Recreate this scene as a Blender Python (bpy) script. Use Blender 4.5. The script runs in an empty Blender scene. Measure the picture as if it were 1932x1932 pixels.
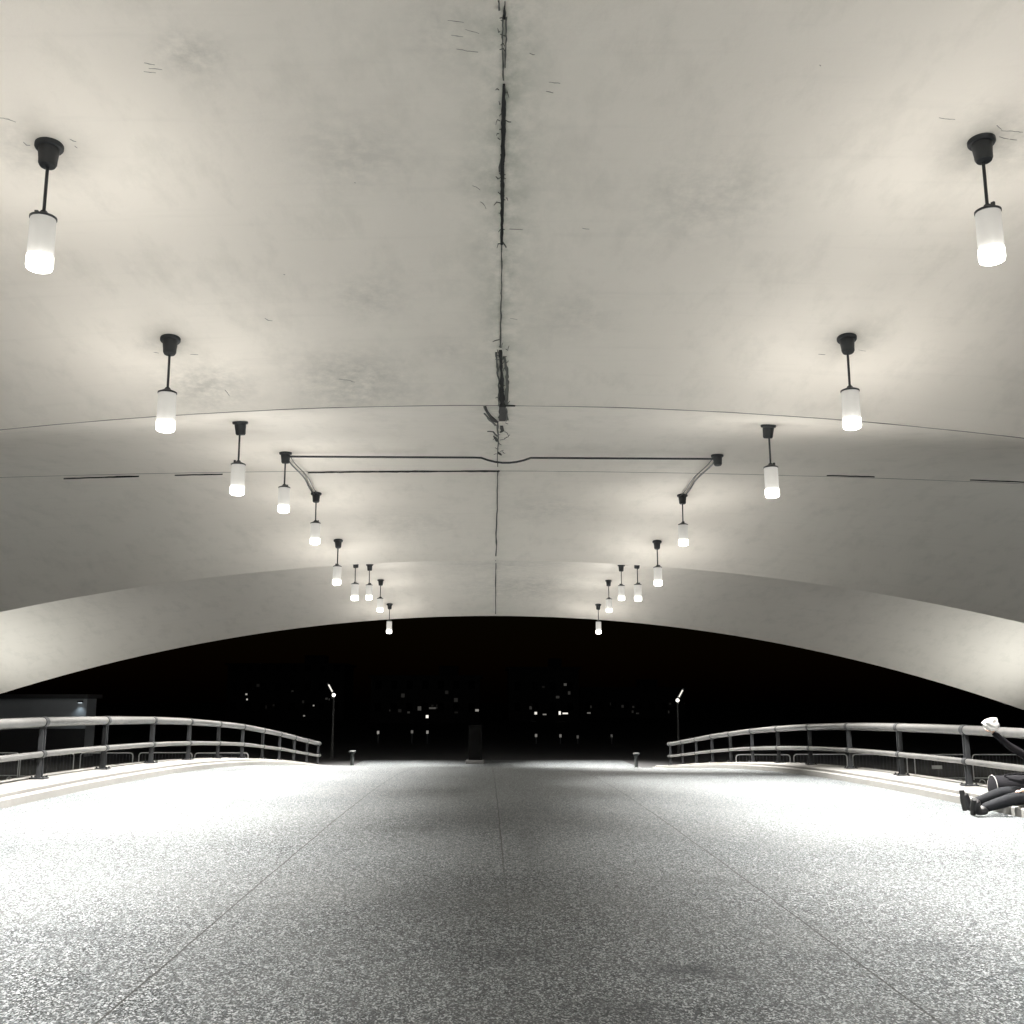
import bpy, bmesh, math, random
from mathutils import Vector, Matrix, noise
random.seed(7)
R = math.radians
scene = bpy.context.scene
COL = scene.collection

# ------------------------------------------------------------------ camera
F_PX, S_PX = 1960.0, 1932.0          # focal length and frame in one pixel unit
PITCH, YAW = R(10.238), R(1.378)
CAM = Vector((-0.367, 0.0, 1.65))
cam_d = bpy.data.cameras.new('camera'); cam = bpy.data.objects.new('camera', cam_d); COL.objects.link(cam)
cam_d.sensor_width = 36; cam_d.lens = 36 * F_PX / S_PX
cam_d.clip_start = 0.05; cam_d.clip_end = 2000
cam.location = CAM
cam.rotation_euler = (R(90) + PITCH, 0, -YAW)
scene.camera = cam

# ------------------------------------------------------------------ world (night)
w = bpy.data.worlds.new('World'); scene.world = w; w.use_nodes = True
nt = w.node_tree; nt.nodes.clear()
sky = nt.nodes.new('ShaderNodeTexSky'); sky.sky_type = 'NISHITA'; sky.sun_disc = False
sky.sun_elevation = R(1); sky.sun_rotation = R(180)
bgn = nt.nodes.new('ShaderNodeBackground'); bgn.inputs['Strength'].default_value = 0.0004
out = nt.nodes.new('ShaderNodeOutputWorld')
nt.links.new(sky.outputs[0], bgn.inputs[0]); nt.links.new(bgn.outputs[0], out.inputs[0])

scene.view_settings.view_transform = 'Standard'
scene.view_settings.look = 'None'
scene.view_settings.exposure = 1.32
scene.view_settings.gamma = 1.0
scene.render.engine = 'CYCLES'
scene.cycles.use_denoising = True
scene.cycles.max_bounces = 8
scene.cycles.diffuse_bounces = 5
scene.cycles.sample_clamp_indirect = 4.0

SPOT_W = 5000.0        # downlight of one pendant
SPOT_ANGLE = R(87)
SPOT_BLEND = 1.0
GLOW = 2.6             # luminous bottom ring
GLOW_W = 48.0          # the light that ring throws all round
LAMP_COL = (1.0, 0.96, 0.905)

# ------------------------------------------------------------------ helpers
def ray(u, v):
    a, b = (u - S_PX / 2) / F_PX, -(v - S_PX / 2) / F_PX
    x, d, z = a, 1.0, b
    c, s = math.cos(PITCH), math.sin(PITCH); d, z = d * c - z * s, z * c + d * s
    c, s = math.cos(YAW), math.sin(YAW); x, d = x * c + d * s, d * c - x * s
    return Vector((x, d, z))
def at(u, v, y):
    r = ray(u, v); return CAM + r * (y / r.y)

def tag(o, label=None, cat=None, group=None, kind=None):
    if label: o['label'] = label
    if cat: o['category'] = cat
    if group: o['group'] = group
    if kind: o['kind'] = kind
    return o
def empty(name, loc=(0, 0, 0), rz=0.0):
    o = bpy.data.objects.new(name, None); o.empty_display_size = .2
    o.location = loc; o.rotation_euler = (0, 0, rz); COL.objects.link(o); return o
def build(name, bm, m, parent=None, smooth=False, loc=None):
    me = bpy.data.meshes.new(name); bmesh.ops.recalc_face_normals(bm, faces=bm.faces[:])
    bm.to_mesh(me); bm.free()
    if smooth:
        for p in me.polygons: p.use_smooth = True
        if smooth != 'all':
            me.set_sharp_from_angle(angle=R(38))
    me.materials.append(m)
    o = bpy.data.objects.new(name, me); COL.objects.link(o)
    if loc: o.location = loc
    if parent: o.parent = parent
    return o
def copy_tree(o, parent=None):
    c = o.copy(); COL.objects.link(c)
    if parent: c.parent = parent
    for ch in list(o.children): copy_tree(ch, c)
    return c

def box(bm, c, s, rot=None, bevel=0.0):
    r = bmesh.ops.create_cube(bm, size=1.0)
    vs = r['verts']
    M = Matrix.Diagonal((s[0], s[1], s[2], 1))
    if rot is not None: M = rot.to_4x4() @ M
    M = Matrix.Translation(c) @ M
    for v in vs: v.co = M @ v.co
    if bevel:
        es = {e for v in vs for e in v.link_edges}
        bmesh.ops.bevel(bm, geom=list(es), offset=bevel, segments=2, affect='EDGES', profile=.6)
def lathe(bm, prof, c=(0, 0, 0), seg=28):
    c = Vector(c); rings = []
    for r, z in prof:
        if r < 1e-5: rings.append([bm.verts.new(c + Vector((0, 0, z)))])
        else: rings.append([bm.verts.new(c + Vector((r * math.cos(2 * math.pi * i / seg), r * math.sin(2 * math.pi * i / seg), z))) for i in range(seg)])
    for a, b in zip(rings, rings[1:]):
        for i in range(seg):
            j = (i + 1) % seg
            if len(a) == 1 and len(b) == 1: continue
            if len(a) == 1: bm.faces.new((a[0], b[i], b[j]))
            elif len(b) == 1: bm.faces.new((a[i], b[0], a[j]))
            else: bm.faces.new((a[i], b[i], b[j], a[j]))
def tube(bm, pts, rad, seg=10, cap=True):
    pts = [Vector(p) for p in pts]
    rads = rad if isinstance(rad, (list, tuple)) else [rad] * len(pts)
    rings = []; up = None
    for i, p in enumerate(pts):
        t = (pts[min(i + 1, len(pts) - 1)] - pts[max(i - 1, 0)]).normalized()
        if up is None: up = Vector((0, 0, 1)) if abs(t.z) < .9 else Vector((1, 0, 0))
        s = t.cross(up).normalized(); n = s.cross(t).normalized(); up = n
        rings.append([bm.verts.new(p + (s * math.cos(2 * math.pi * k / seg) + n * math.sin(2 * math.pi * k / seg)) * rads[i]) for k in range(seg)])
    for a, b in zip(rings, rings[1:]):
        for k in range(seg): bm.faces.new((a[k], a[(k + 1) % seg], b[(k + 1) % seg], b[k]))
    if cap: bm.faces.new(rings[0][::-1]); bm.faces.new(rings[-1])
def skin(name, verts, edges, radii, m, parent, sub=2, loc=None):
    me = bpy.data.meshes.new(name); me.from_pydata(verts, edges, [])
    o = bpy.data.objects.new(name, me); COL.objects.link(o)
    mod = o.modifiers.new('skin', 'SKIN'); mod.use_smooth_shade = True
    for i, sv in enumerate(me.skin_vertices[0].data):
        r = radii[i]; sv.radius = (r, r) if not isinstance(r, tuple) else r
        sv.use_root = (i == 0)
    ms = o.modifiers.new('sub', 'SUBSURF'); ms.levels = ms.render_levels = sub
    dg = bpy.context.evaluated_depsgraph_get(); dg.update()
    ev = bpy.data.meshes.new_from_object(o.evaluated_get(dg))
    o.modifiers.clear(); o.data = ev; ev.materials.clear(); ev.materials.append(m)
    for p in ev.polygons: p.use_smooth = True
    ev.name = name
    if parent: o.parent = parent
    if loc: o.location = loc
    return o

# ------------------------------------------------------------------ materials
def mat(name, col=(.5, .5, .5), rough=.6, metal=0.0, spec=.5, emit=None, es=0.0):
    m = bpy.data.materials.new(name); m.use_nodes = True
    b = m.node_tree.nodes['Principled BSDF']
    b.inputs['Base Color'].default_value = (*col, 1); b.inputs['Roughness'].default_value = rough
    b.inputs['Metallic'].default_value = metal; b.inputs['Specular IOR Level'].default_value = spec
    if emit: b.inputs['Emission Color'].default_value = (*emit, 1); b.inputs['Emission Strength'].default_value = es
    return m
class NT:
    def __init__(s, m): s.t = m.node_tree; s.b = s.t.nodes['Principled BSDF']
    def n(s, typ, **k):
        nd = s.t.nodes.new(typ)
        for a, v in k.items(): setattr(nd, a, v)
        return nd
    def l(s, a, b): s.t.links.new(a, b)
    def math(s, op, a, b=None, c=None, clamp=False):
        nd = s.n('ShaderNodeMath', operation=op); nd.use_clamp = clamp
        for i, x in enumerate((a, b, c)):
            if x is None: continue
            if isinstance(x, (int, float)): nd.inputs[i].default_value = x
            else: s.l(x, nd.inputs[i])
        return nd.outputs[0]
    def coord(s): return s.n('ShaderNodeTexCoord').outputs['Object']
    def noise(s, vec, scale, detail=4, rough=.55, mapping=None, dist=0.0):
        if mapping:
            mp = s.n('ShaderNodeMapping'); mp.inputs['Scale'].default_value = mapping; s.l(vec, mp.inputs[0]); vec = mp.outputs[0]
        nd = s.n('ShaderNodeTexNoise'); nd.inputs['Scale'].default_value = scale; nd.inputs['Detail'].default_value = detail
        nd.inputs['Roughness'].default_value = rough; nd.inputs['Distortion'].default_value = dist
        s.l(vec, nd.inputs['Vector']); return nd.outputs[0]
    def ramp(s, f, stops):
        nd = s.n('ShaderNodeValToRGB'); e = nd.color_ramp.elements
        while len(e) < len(stops): e.new(.5)
        for i, (p, c) in enumerate(stops):
            e[i].position = p; e[i].color = (*c, 1) if isinstance(c, tuple) else (c, c, c, 1)
        s.l(f, nd.inputs[0]); return nd.outputs[0]
    def mix(s, f, a, b, typ='MIX'):
        nd = s.n('ShaderNodeMix', data_type='RGBA', blend_type=typ)
        for i, x in ((0, f), (6, a), (7, b)):
            if isinstance(x, (int, float)): nd.inputs[i].default_value = x
            elif isinstance(x, tuple): nd.inputs[i].default_value = (*x, 1)
            else: s.l(x, nd.inputs[i])
        return nd.outputs[2]
    def bump(s, h, strength, dist=.01):
        nd = s.n('ShaderNodeBump'); nd.inputs['Strength'].default_value = strength; nd.inputs['Distance'].default_value = dist
        s.l(h, nd.inputs['Height']); s.l(nd.outputs[0], s.b.inputs['Normal'])

def grime(name, col, rough, metal=0.0, amt=.25, scale=6.0, spec=.5):
    m = mat(name, col, rough, metal, spec); t = NT(m); co = t.coord()
    f = t.noise(co, scale, 6, .65)
    c = t.mix(t.math('MULTIPLY', f, 1.0), tuple(x * (1 - amt) for x in col), tuple(min(1, x * (1 + amt)) for x in col))
    t.l(c, t.b.inputs['Base Color'])
    t.l(t.math('ADD', t.math('MULTIPLY', t.noise(co, scale * 3, 3), .25), rough - .12), t.b.inputs['Roughness'])
    return m

M_iron = grime('dark painted iron', (.013, .016, .019), .5, 0, .3)
M_post = grime('grey painted steel post', (.03, .032, .035), .5, .2, .3)
M_steel = grime('brushed stainless tube', (.19, .19, .187), .4, .7, .12, 3)
M_rubber = grime('black rubbery cable', (.02, .02, .022), .6)
M_kerb = grime('pale cast concrete kerb', (.19, .188, .178), .75, 0, .2, 2.5)
M_conc = grime('dark concrete', (.10, .10, .10), .85, 0, .3, .6)
M_galv = grime('galvanised steel barrier', (.75, .76, .77), .5, .1, .2)
M_rim_ring = mat('grey piping', (.3, .3, .29), .7)
M_boll = grime('dull grey bollard paint', (.04, .045, .045), .7)
M_bars = grime('dull grey barrier bars', (.12, .125, .14), .7)
M_pole = grime('dark lamp pole paint', (.03, .03, .03), .7)
M_paper = mat('white paper', (.8, .8, .78), .7)
M_asph = grime('dark asphalt', (.035, .035, .037), .9, 0, .35, .8)
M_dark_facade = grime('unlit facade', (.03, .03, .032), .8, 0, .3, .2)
M_panel = grime('grey cladding panel', (.30, .32, .34), .6, 0, .2, .5)
M_joint = grime('dirty open joint', (.006, .007, .007), .9, 0, .5, 12)
M_jointg = grime('grey joint sealant', (.085, .088, .08), .9, 0, .5, 9)
M_seam = grime('grey construction joint', (.20, .19, .175), .9, 0, .4, 5)  # dull grey of the ceiling seams and hairline cracks
M_black_cloth = grime('black cotton clothing', (.010, .010, .012), .9, 0, .3, 9, .15)
M_trouser = grime('charcoal trousers', (.008, .009, .011), .85, 0, .3, 12, .2)
M_boot = grime('black leather boot', (.006, .006, .007), .45)
M_sole = grime('boot sole', (.012, .012, .012), .8)
M_skin = mat('skin', (.55, .38, .29), .5)
M_hair = mat('dark hair', (.02, .016, .013), .6)
M_cloth = mat('white crumpled cloth', (.85, .84, .82), .8)

# plaster of the vault
def plaster():
    m = mat('off white painted plaster', (.74, .71, .64), .72, 0, .3); t = NT(m); co = t.coord()
    sep = t.n('ShaderNodeSeparateXYZ'); t.l(co, sep.inputs[0]); X, Y = sep.outputs[0], sep.outputs[1]
    big = t.noise(co, .35, 5, .6)
    mid = t.noise(co, 1.7, 7, .68, (1, .45, 1))
    c = t.mix(big, (.80, .755, .685), (.86, .82, .75))
    blot = t.ramp(mid, [(.50, 0.0), (.78, .34)])
    c = t.mix(blot, c, (.52, .51, .45))
    # old damp marks, each with a place of its own
    spots = [(-3.35, 9.5, .35, .55), (-.75, 9.2, .5, .4), (-2.1, 14.6, .6, .35), (-1.0, 16.3, .5, .25), (-5.2, 17.3, .8, .6), (-2.7, 17.4, 1.0, .6),
             (2.4, 12.2, .9, .35), (-.35, 11.8, .45, .45), (.9, 15.2, .7, .25), (-1.9, 11.2, .7, .35), (1.6, 31.5, 1.2, .3), (.2, 44.0, 3.0, .4), (-3.0, 33.0, 1.6, .2), (1.5, 50, 3, .4),
             (-5.6, 11.1, .55, .35), (5.65, 11.0, .6, .4), (-5.5, 15.9, .5, .3), (5.5, 15.8, .5, .3)]
    nz = t.noise(co, 5.0, 6, .7, (1, 1.0, .6)); nz2 = t.noise(co, 1.3, 3, .6)
    tot = None
    for sx, sy, r, a in spots:
        dx = t.math('DIVIDE', t.math('SUBTRACT', X, sx), r); dy = t.math('DIVIDE', t.math('SUBTRACT', Y, sy), r * 1.1)
        d2 = t.math('ADD', t.math('MULTIPLY', dx, dx), t.math('MULTIPLY', dy, dy))
        g = t.math('MULTIPLY', t.math('POWER', 2.718, t.math('MULTIPLY', d2, -1.0)), a)
        tot = g if tot is None else t.math('MAXIMUM', tot, g)
    tot = t.math('MULTIPLY', t.math('MULTIPLY', tot, .7), t.ramp(t.math('ADD', t.math('MULTIPLY', nz, .6), t.math('MULTIPLY', nz2, .4)), [(.38, .15), (.60, 1.3)]))
    c = t.mix(tot, c, (.26, .265, .24))
    # grime drawn out along the centre joint
    ax = t.math('ABSOLUTE', t.math('SUBTRACT', X, t.math('MULTIPLY_ADD', Y, .0067, -.25)))
    band = t.math('POWER', 2.718, t.math('MULTIPLY', ax, -3.2))
    fade = t.ramp(t.math('DIVIDE', Y, 60.0), [(.12, 1.0), (.36, .7), (.5, .2)])
    band = t.math('MULTIPLY', t.math('MULTIPLY', band, fade), t.ramp(t.noise(co, 2.2, 7, .7, (1, .8, 1)), [(.36, .15), (.62, 1.0)]))
    c = t.mix(band, c, (.34, .36, .31))
    # board marks across
    bd = t.noise(co, 3.0, 4, .6, (.12, 1.6, .5))
    c = t.mix(t.ramp(bd, [(.55, 0.0), (.8, .16)]), c, (.55, .53, .48))
    t.l(c, t.b.inputs['Base Color'])
    h = t.math('ADD', t.noise(co, 14, 5, .6), t.math('MULTIPLY', t.noise(co, 1.1, 3), 3.0))
    t.bump(h, .25, .012)
    return m
M_plaster = plaster()

def terrazzo():
    m = mat('speckled granolithic paving', (.4, .4, .4), .6, 0, .22); t = NT(m); co = t.coord()
    sep = t.n('ShaderNodeSeparateXYZ'); t.l(co, sep.inputs[0]); X, Y = sep.outputs[0], sep.outputs[1]
    def vor(scale):
        v = t.n('ShaderNodeTexVoronoi'); mp = t.n('ShaderNodeMapping'); mp.inputs['Scale'].default_value = (1.0, .62, 1.0); t.l(co, mp.inputs[0]); v.inputs['Scale'].default_value = scale; t.l(mp.outputs[0], v.inputs['Vector']); return v
    v1, v2 = vor(125), vor(66)
    s1 = t.n('ShaderNodeSeparateColor'); t.l(v1.outputs['Color'], s1.inputs[0])
    s2 = t.n('ShaderNodeSeparateColor'); t.l(v2.outputs['Color'], s2.inputs[0])
    f = t.math('ADD', t.math('MULTIPLY', s1.outputs[0], .66), t.math('MULTIPLY', s2.outputs[0], .34))
    c = t.ramp(f, [(.20, (.0035, .005, .006)), (.42, (.022, .027, .030)), (.60, (.076, .087, .094)), (.84, (.32, .338, .342))])
    w1 = t.noise(co, .5, 5, .6); w2 = t.noise(co, 3.0, 6, .7)
    wear = t.math('ADD', t.math('MULTIPLY', w1, .6), t.math('MULTIPLY', w2, .4))
    c = t.mix(t.ramp(wear, [(.35, .35), (.6, 0.0)]), c, (.12, .125, .125))
    tot = None; nz = t.noise(co, 7.0, 6, .7)
    for sx, sy, rx, ry, a in ((.80, 6.55, .30, .16, .9), (1.05, 6.4, .2, .12, .7), (.35, 5.75, .3, .2, .6), (-.25, 6.9, .5, .3, .4), (-.9, 8.6, .35, .5, .35), (-1.25, 12.9, .5, .35, .6), (.1, 12.2, .12, 1.6, .6), (1.6, 9.5, .3, .2, .4), (-3.1, 7.4, .3, .2, .35), (2.6, 7.1, .4, .15, .4), (-.05, 14.5, .9, 1.6, .45)):
        dx = t.math('DIVIDE', t.math('SUBTRACT', X, sx), rx); dy = t.math('DIVIDE', t.math('SUBTRACT', Y, sy), ry)
        g = t.math('MULTIPLY', t.math('POWER', 2.718, t.math('MULTIPLY', t.math('ADD', t.math('MULTIPLY', dx, dx), t.math('MULTIPLY', dy, dy)), -1.0)), a)
        tot = g if tot is None else t.math('MAXIMUM', tot, g)
    c = t.mix(t.math('MULTIPLY', tot, t.ramp(nz, [(.36, .25), (.6, 1.0)])), c, (.012, .015, .018))
    # control joints sawn lengthwise
    tot = None
    for xj in (-2.28, -.2, 1.93):
        dn = t.math('ADD', t.math('SUBTRACT', X, xj), t.math('MULTIPLY', t.math('SUBTRACT', t.noise(co, 1.2, 2), .5), .03))
        g = t.math('LESS_THAN', t.math('ABSOLUTE', dn), .0075 if xj != -.2 else .008)
        if xj == -.2: g = t.math('MULTIPLY', g, t.ramp(t.math('DIVIDE', Y, 60.0), [(.13, .1), (.2, 1.0), (.4, .6)]))
        tot = g if tot is None else t.math('MAXIMUM', tot, g)
    c = t.mix(t.math('MULTIPLY', tot, .95), c, (.012, .013, .013))
    t.l(c, t.b.inputs['Base Color'])
    t.l(t.ramp(s1.outputs[1], [(0.0, .5), (1.0, .75)]), t.b.inputs['Roughness'])
    t.bump(t.math('ADD', s1.outputs[2], t.math('MULTIPLY', tot, -4.0)), .18, .002)
    return m
M_floor = terrazzo()

M_glow = mat('lit lamp diffuser', (.9, .9, .9), .4, emit=LAMP_COL, es=GLOW)
def frosted():
    m = mat('frosted acrylic tube', (.9, .9, .88), .35, 0, .5, emit=LAMP_COL, es=.12); t = NT(m)
    tr = t.n('ShaderNodeBsdfTransparent'); tl = t.n('ShaderNodeBsdfTranslucent')
    m1 = t.n('ShaderNodeMixShader'); m1.inputs[0].default_value = .35; t.l(t.b.outputs[0], m1.inputs[1]); t.l(tl.outputs[0], m1.inputs[2])
    m2 = t.n('ShaderNodeMixShader'); m2.inputs[0].default_value = .4; t.l(m1.outputs[0], m2.inputs[1]); t.l(tr.outputs[0], m2.inputs[2])
    t.l(m2.outputs[0], t.t.nodes['Material Output'].inputs[0]); return m
M_frost = frosted()
M_refl = grime('grey lamp core', (.30, .30, .28), .5)
def lit(name, e, col=(1, .95, .86)): return mat(name, (.1, .1, .1), .5, emit=col, es=e)

# ------------------------------------------------------------------ ground, deck
PROF = [(-30, -1.0), (-12, -.38), (0, 0.0), (6, .065), (12, .12), (17.4, .125), (20.2, .095), (23, .045), (25.8, -.04), (28.6, -.155), (31.7, -.31), (34.7, -.5),
        (37.5, -.69), (42, -1.03), (46, -1.32), (50, -1.5), (54, -1.575), (60, -1.59), (90, -1.59)]
def fz(y):
    for i in range(len(PROF) - 1):
        (y0, z0), (y1, z1) = PROF[i], PROF[i + 1]
        if y0 <= y <= y1:
            yp, zp = PROF[max(i - 1, 0)]; yn, zn = PROF[min(i + 2, len(PROF) - 1)]
            m0 = (z1 - zp) / (y1 - yp); m1 = (zn - z0) / (yn - y0); h = y1 - y0; t = (y - y0) / h
            return ((2 * t**3 - 3 * t * t + 1) * z0 + (t**3 - 2 * t * t + t) * h * m0 + (-2 * t**3 + 3 * t * t) * z1 + (t**3 - t * t) * h * m1)
    return PROF[-1][1]
def floor_z(x, y):
    return fz(y) - .009 * x * max(0.0, min(1.0, (52 - y) / 20))

bm = bmesh.new()
box(bm, (0, 400, -1.85), (1400, 1400, .5))
tag(build('ground', bm, M_asph), kind='structure')

KX = 6.95                           # inner face of the kerbs
def sweep(bm, prof, y0, y1, step=.6, hfun=floor_z):
    """prof: list of (x, dz) closed cross-section, swept along the deck profile"""
    n = int((y1 - y0) / step); rings = []
    for i in range(n + 1):
        y = y0 + (y1 - y0) * i / n
        rings.append([bm.verts.new((x, y, hfun(x, y) + dz)) for x, dz in prof])
    k = len(prof)
    for a, b in zip(rings, rings[1:]):
        for j in range(k): bm.faces.new((a[j], a[(j + 1) % k], b[(j + 1) % k], b[j]))
    bm.faces.new(rings[0][::-1]); bm.faces.new(rings[-1])
bm = bmesh.new()
xs = [-KX - .05 + (2 * KX + .1) * i / 12 for i in range(13)]
sweep(bm, [(x, 0) for x in xs] + [(KX + .05, -.45), (-KX - .05, -.45)], -12, 58)
deck = tag(build('walkway', bm, M_floor, smooth=True), kind='structure')
for s in (-1, 1):
    k = empty('kerb', (0, 0, 0))
    tag(k, ('pale concrete kerb under the left railing' if s < 0 else 'pale concrete kerb under the right railing, beside the seated person'), 'kerb', 'kerbs along the walkway')
    bm = bmesh.new(); sweep(bm, [(s * KX, -.3), (s * KX, .105), (s * (KX + .02), .12), (s * (KX + .12), .122), (s * (KX + .12), -.3)], -12, 47)
    build('kerb_face', bm, M_kerb, k, smooth=True)
    bm = bmesh.new(); sweep(bm, [(s * (KX + .16), -.4), (s * (KX + .16), .165), (s * (KX + .19), .18), (s * 8.05, .205), (s * 8.07, -.4)], -12, 47)
    build('kerb_coping', bm, M_kerb, k, smooth=True)
    bm = bmesh.new(); sweep(bm, [(s * (KX + .12), .04), (s * (KX + .16), .04), (s * (KX + .16), -.3), (s * (KX + .12), -.3)], -12, 47)
    build('kerb_joint', bm, M_joint, k)

# ------------------------------------------------------------------ vault
YT = [-25.5, -10.0, -.6, 18.3, 36.8, 55.7]      # y of the creases between bays
ZT = [6.6, 6.2, 5.70, 5.28, 4.89, 4.41]
BU = [.95, .95, .95, .98, 1.05]
YT = [-19.4, -.6, 18.3, 36.8, 55.7]; ZT = [6.15, 5.70, 5.28, 4.89, 4.41]; BU = [.97, .98, .98, 1.05]
def ceil_bay(i, x, u):
    base = ZT[i] + (ZT[i + 1] - ZT[i]) * (u + 1) / 2
    e = 1.62 if i <= 1 else 2.0; y = YT[i] + (YT[i + 1] - YT[i]) * (u + 1) / 2
    tilt = .019 * max(-9, min(9, x)) * max(0, min(1, (18.3 - y) / 5))
    return base + tilt + BU[i] * (1 - abs(u) ** e) - x * x * (.0014 + .0048 * abs(u) ** 2.0) + 1.65
def ceil_z(x, y):
    for i in range(len(BU)):
        if YT[i] <= y <= YT[i + 1]:
            return ceil_bay(i, x, 2 * (y - YT[i]) / (YT[i + 1] - YT[i]) - 1)
    return 6.0
roof = empty('vaulted_roof', (0, 0, 0))
tag(roof, 'off white plastered vault of shallow scalloped bays over the walkway', 'vaulted roof')
NX, NU = 72, 28
for i in range(len(BU)):
    bm = bmesh.new(); lo, hi = [], []
    for j in range(NU + 1):
        u = -1 + 2 * j / NU; y = YT[i] + (YT[i + 1] - YT[i]) * j / NU
        lo.append([]); hi.append([])
        for k in range(NX + 1):
            x = -37 + 74 * k / NX; z = ceil_bay(i, x, u)
            lo[-1].append(bm.verts.new((x, y, z))); hi[-1].append(bm.verts.new((x, y, z + .45)))
    for j in range(NU):
        for k in range(NX):
            bm.faces.new((lo[j][k], lo[j][k + 1], lo[j + 1][k + 1], lo[j + 1][k]))
            bm.faces.new((hi[j][k], hi[j + 1][k], hi[j + 1][k + 1], hi[j][k + 1]))
    for k in range(NX):
        bm.faces.new((lo[0][k], hi[0][k], hi[0][k + 1], lo[0][k + 1])); bm.faces.new((lo[NU][k], lo[NU][k + 1], hi[NU][k + 1], hi[NU][k]))
    for j in range(NU):
        bm.faces.new((lo[j][0], lo[j + 1][0], hi[j + 1][0], hi[j][0])); bm.faces.new((lo[j][NX], hi[j][NX], hi[j + 1][NX], lo[j + 1][NX]))
    build('vault_bay', bm, M_plaster, roof, smooth=True)

def ceil_hit(u, v, dmin=5, dmax=60):
    r = ray(u, v); d = dmin; prev = None
    while d < dmax:
        p = CAM + r * (d / r.y); g = p.z - ceil_z(p.x, p.y)
        if prev is not None and g >= 0 > prev[0]:
            a, b = prev[1], d
            for _ in range(20):
                mdl = (a + b) / 2; q = CAM + r * (mdl / r.y)
                if q.z - ceil_z(q.x, q.y) >= 0: b = mdl
                else: a = mdl
            return CAM + r * (b / r.y)
        prev = (g, d); d += .25
    return None

def ribbon(bm, pts, widths, off=.014):
    """a strip of mortar or gap on the ceiling: pts are points on it, widths in metres"""
    L = []
    for i, p in enumerate(pts):
        t = (pts[min(i + 1, len(pts) - 1)] - pts[max(i - 1, 0)]); t.z = 0; t.normalize()
        s = Vector((-t.y, t.x, 0)) * widths[i] * .5
        a, b = p + s, p - s
        a.z = ceil_z(a.x, a.y); b.z = ceil_z(b.x, b.y)
        L.append([bm.verts.new(a + Vector((0, 0, .01))), bm.verts.new(a - Vector((0, 0, off))), bm.verts.new(b - Vector((0, 0, off))), bm.verts.new(b + Vector((0, 0, .01)))])
    for q, r_ in zip(L, L[1:]):
        for k in range(4): bm.faces.new((q[k], q[(k + 1) % 4], r_[(k + 1) % 4], r_[k]))
    bm.faces.new(L[0][::-1]); bm.faces.new(L[-1])
def px_ribbon(bm, path, jit=0.0, step=8, off=.014, seed=1, wj=.35):
    """path: (u, v, width_px) nodes; follows the ceiling"""
    rnd = random.Random(seed); pts, ws = [], []
    for (u0, v0, w0), (u1, v1, w1) in zip(path, path[1:]):
        n = max(1, int(math.hypot(u1 - u0, v1 - v0) / step))
        for i in range(n):
            t = i / n; p = ceil_hit(u0 + (u1 - u0) * t + rnd.uniform(-jit, jit), v0 + (v1 - v0) * t + rnd.uniform(-jit, jit) * .4)
            if p: pts.append(p); ws.append(max(.004, (w0 + (w1 - w0) * t) * p.y / F_PX * (1 + rnd.uniform(-wj, wj))))
    u, v, w_ = path[-1]; p = ceil_hit(u, v)
    if p: pts.append(p); ws.append(max(.004, w_ * p.y / F_PX))
    if len(pts) > 1: ribbon(bm, pts, ws, off)

# centre joint: black open gap, grey cracks, sealant
bm = bmesh.new()
px_ribbon(bm, [(953, 2, 2), (952, 20, 5), (951, 35, 5)], .6, 5, seed=3)
px_ribbon(bm, [(951, 158, 5), (950, 200, 9), (949, 290, 9), (948, 310, 8), (947.5, 400, 7), (946.5, 460, 5)], .5, 7, .02, seed=4, wj=.18)
px_ribbon(bm, [(944, 660, 5), (946, 700, 6), (947, 740, 9), (948, 770, 14), (948, 792, 12)], .6, 5, .03, seed=5)
px_ribbon(bm, [(948, 764, 5), (972, 765, 3)], .3, 5, .02, seed=6)
px_ribbon(bm, [(915, 766, 5), (922, 780, 6), (932, 792, 7), (937, 795, 5)], .8, 4, .03, seed=7)
px_ribbon(bm, [(932, 822, 3), (936, 829, 6), (938, 832, 4)], .8, 4, .02, seed=8)
px_ribbon(bm, [(939, 852, 3), (943, 856, 5), (946, 858, 2)], .4, 4, .02, seed=9)
px_ribbon(bm, [(946, 803, 5), (948, 812, 6), (944, 815, 3)], .5, 4, .02, seed=10)
build('open_joint', bm, M_joint, roof)
bm = bmesh.new()
px_ribbon(bm, [(949, 32, 3), (948, 90, 2.6), (949, 130, 3), (950, 150, 3)], .8, 7, seed=11)
px_ribbon(bm, [(955, 32, 3), (955, 80, 2.4), (954, 110, 3.5), (953, 126, 2.4)], .8, 7, seed=12)
px_ribbon(bm, [(941, 0, 3), (942, 18, 4)], .5, 6, seed=13)
px_ribbon(bm, [(946, 290, 3), (944, 315, 5), (942, 324, 2)], .8, 6, .01, seed=14)
px_ribbon(bm, [(946, 455, 3), (952, 460, 3), (955, 466, 2)], .8, 4, .01, seed=15)
px_ribbon(bm, [(946.5, 460, 3), (946, 560, 2.2), (944, 655, 3.5)], .7, 8, seed=16)
px_ribbon(bm, [(936, 664, 3), (938, 690, 3.4), (941, 720, 2.6), (941, 765, 3)], 1.0, 6, seed=17)
px_ribbon(bm, [(952, 672, 5), (956, 700, 6), (957, 735, 6), (955, 764, 7)], 1.0, 5, seed=18)
px_ribbon(bm, [(954, 770, 4), (957, 792, 6)], .5, 5, seed=19)
px_ribbon(bm, [(913, 779, 2), (925, 792, 3.5), (935, 802, 4)], .8, 4, .02, seed=20)
px_ribbon(bm, [(920, 813, 2), (930, 814, 2.5), (938, 822, 2.5)], .8, 4, .02, seed=21)
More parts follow.
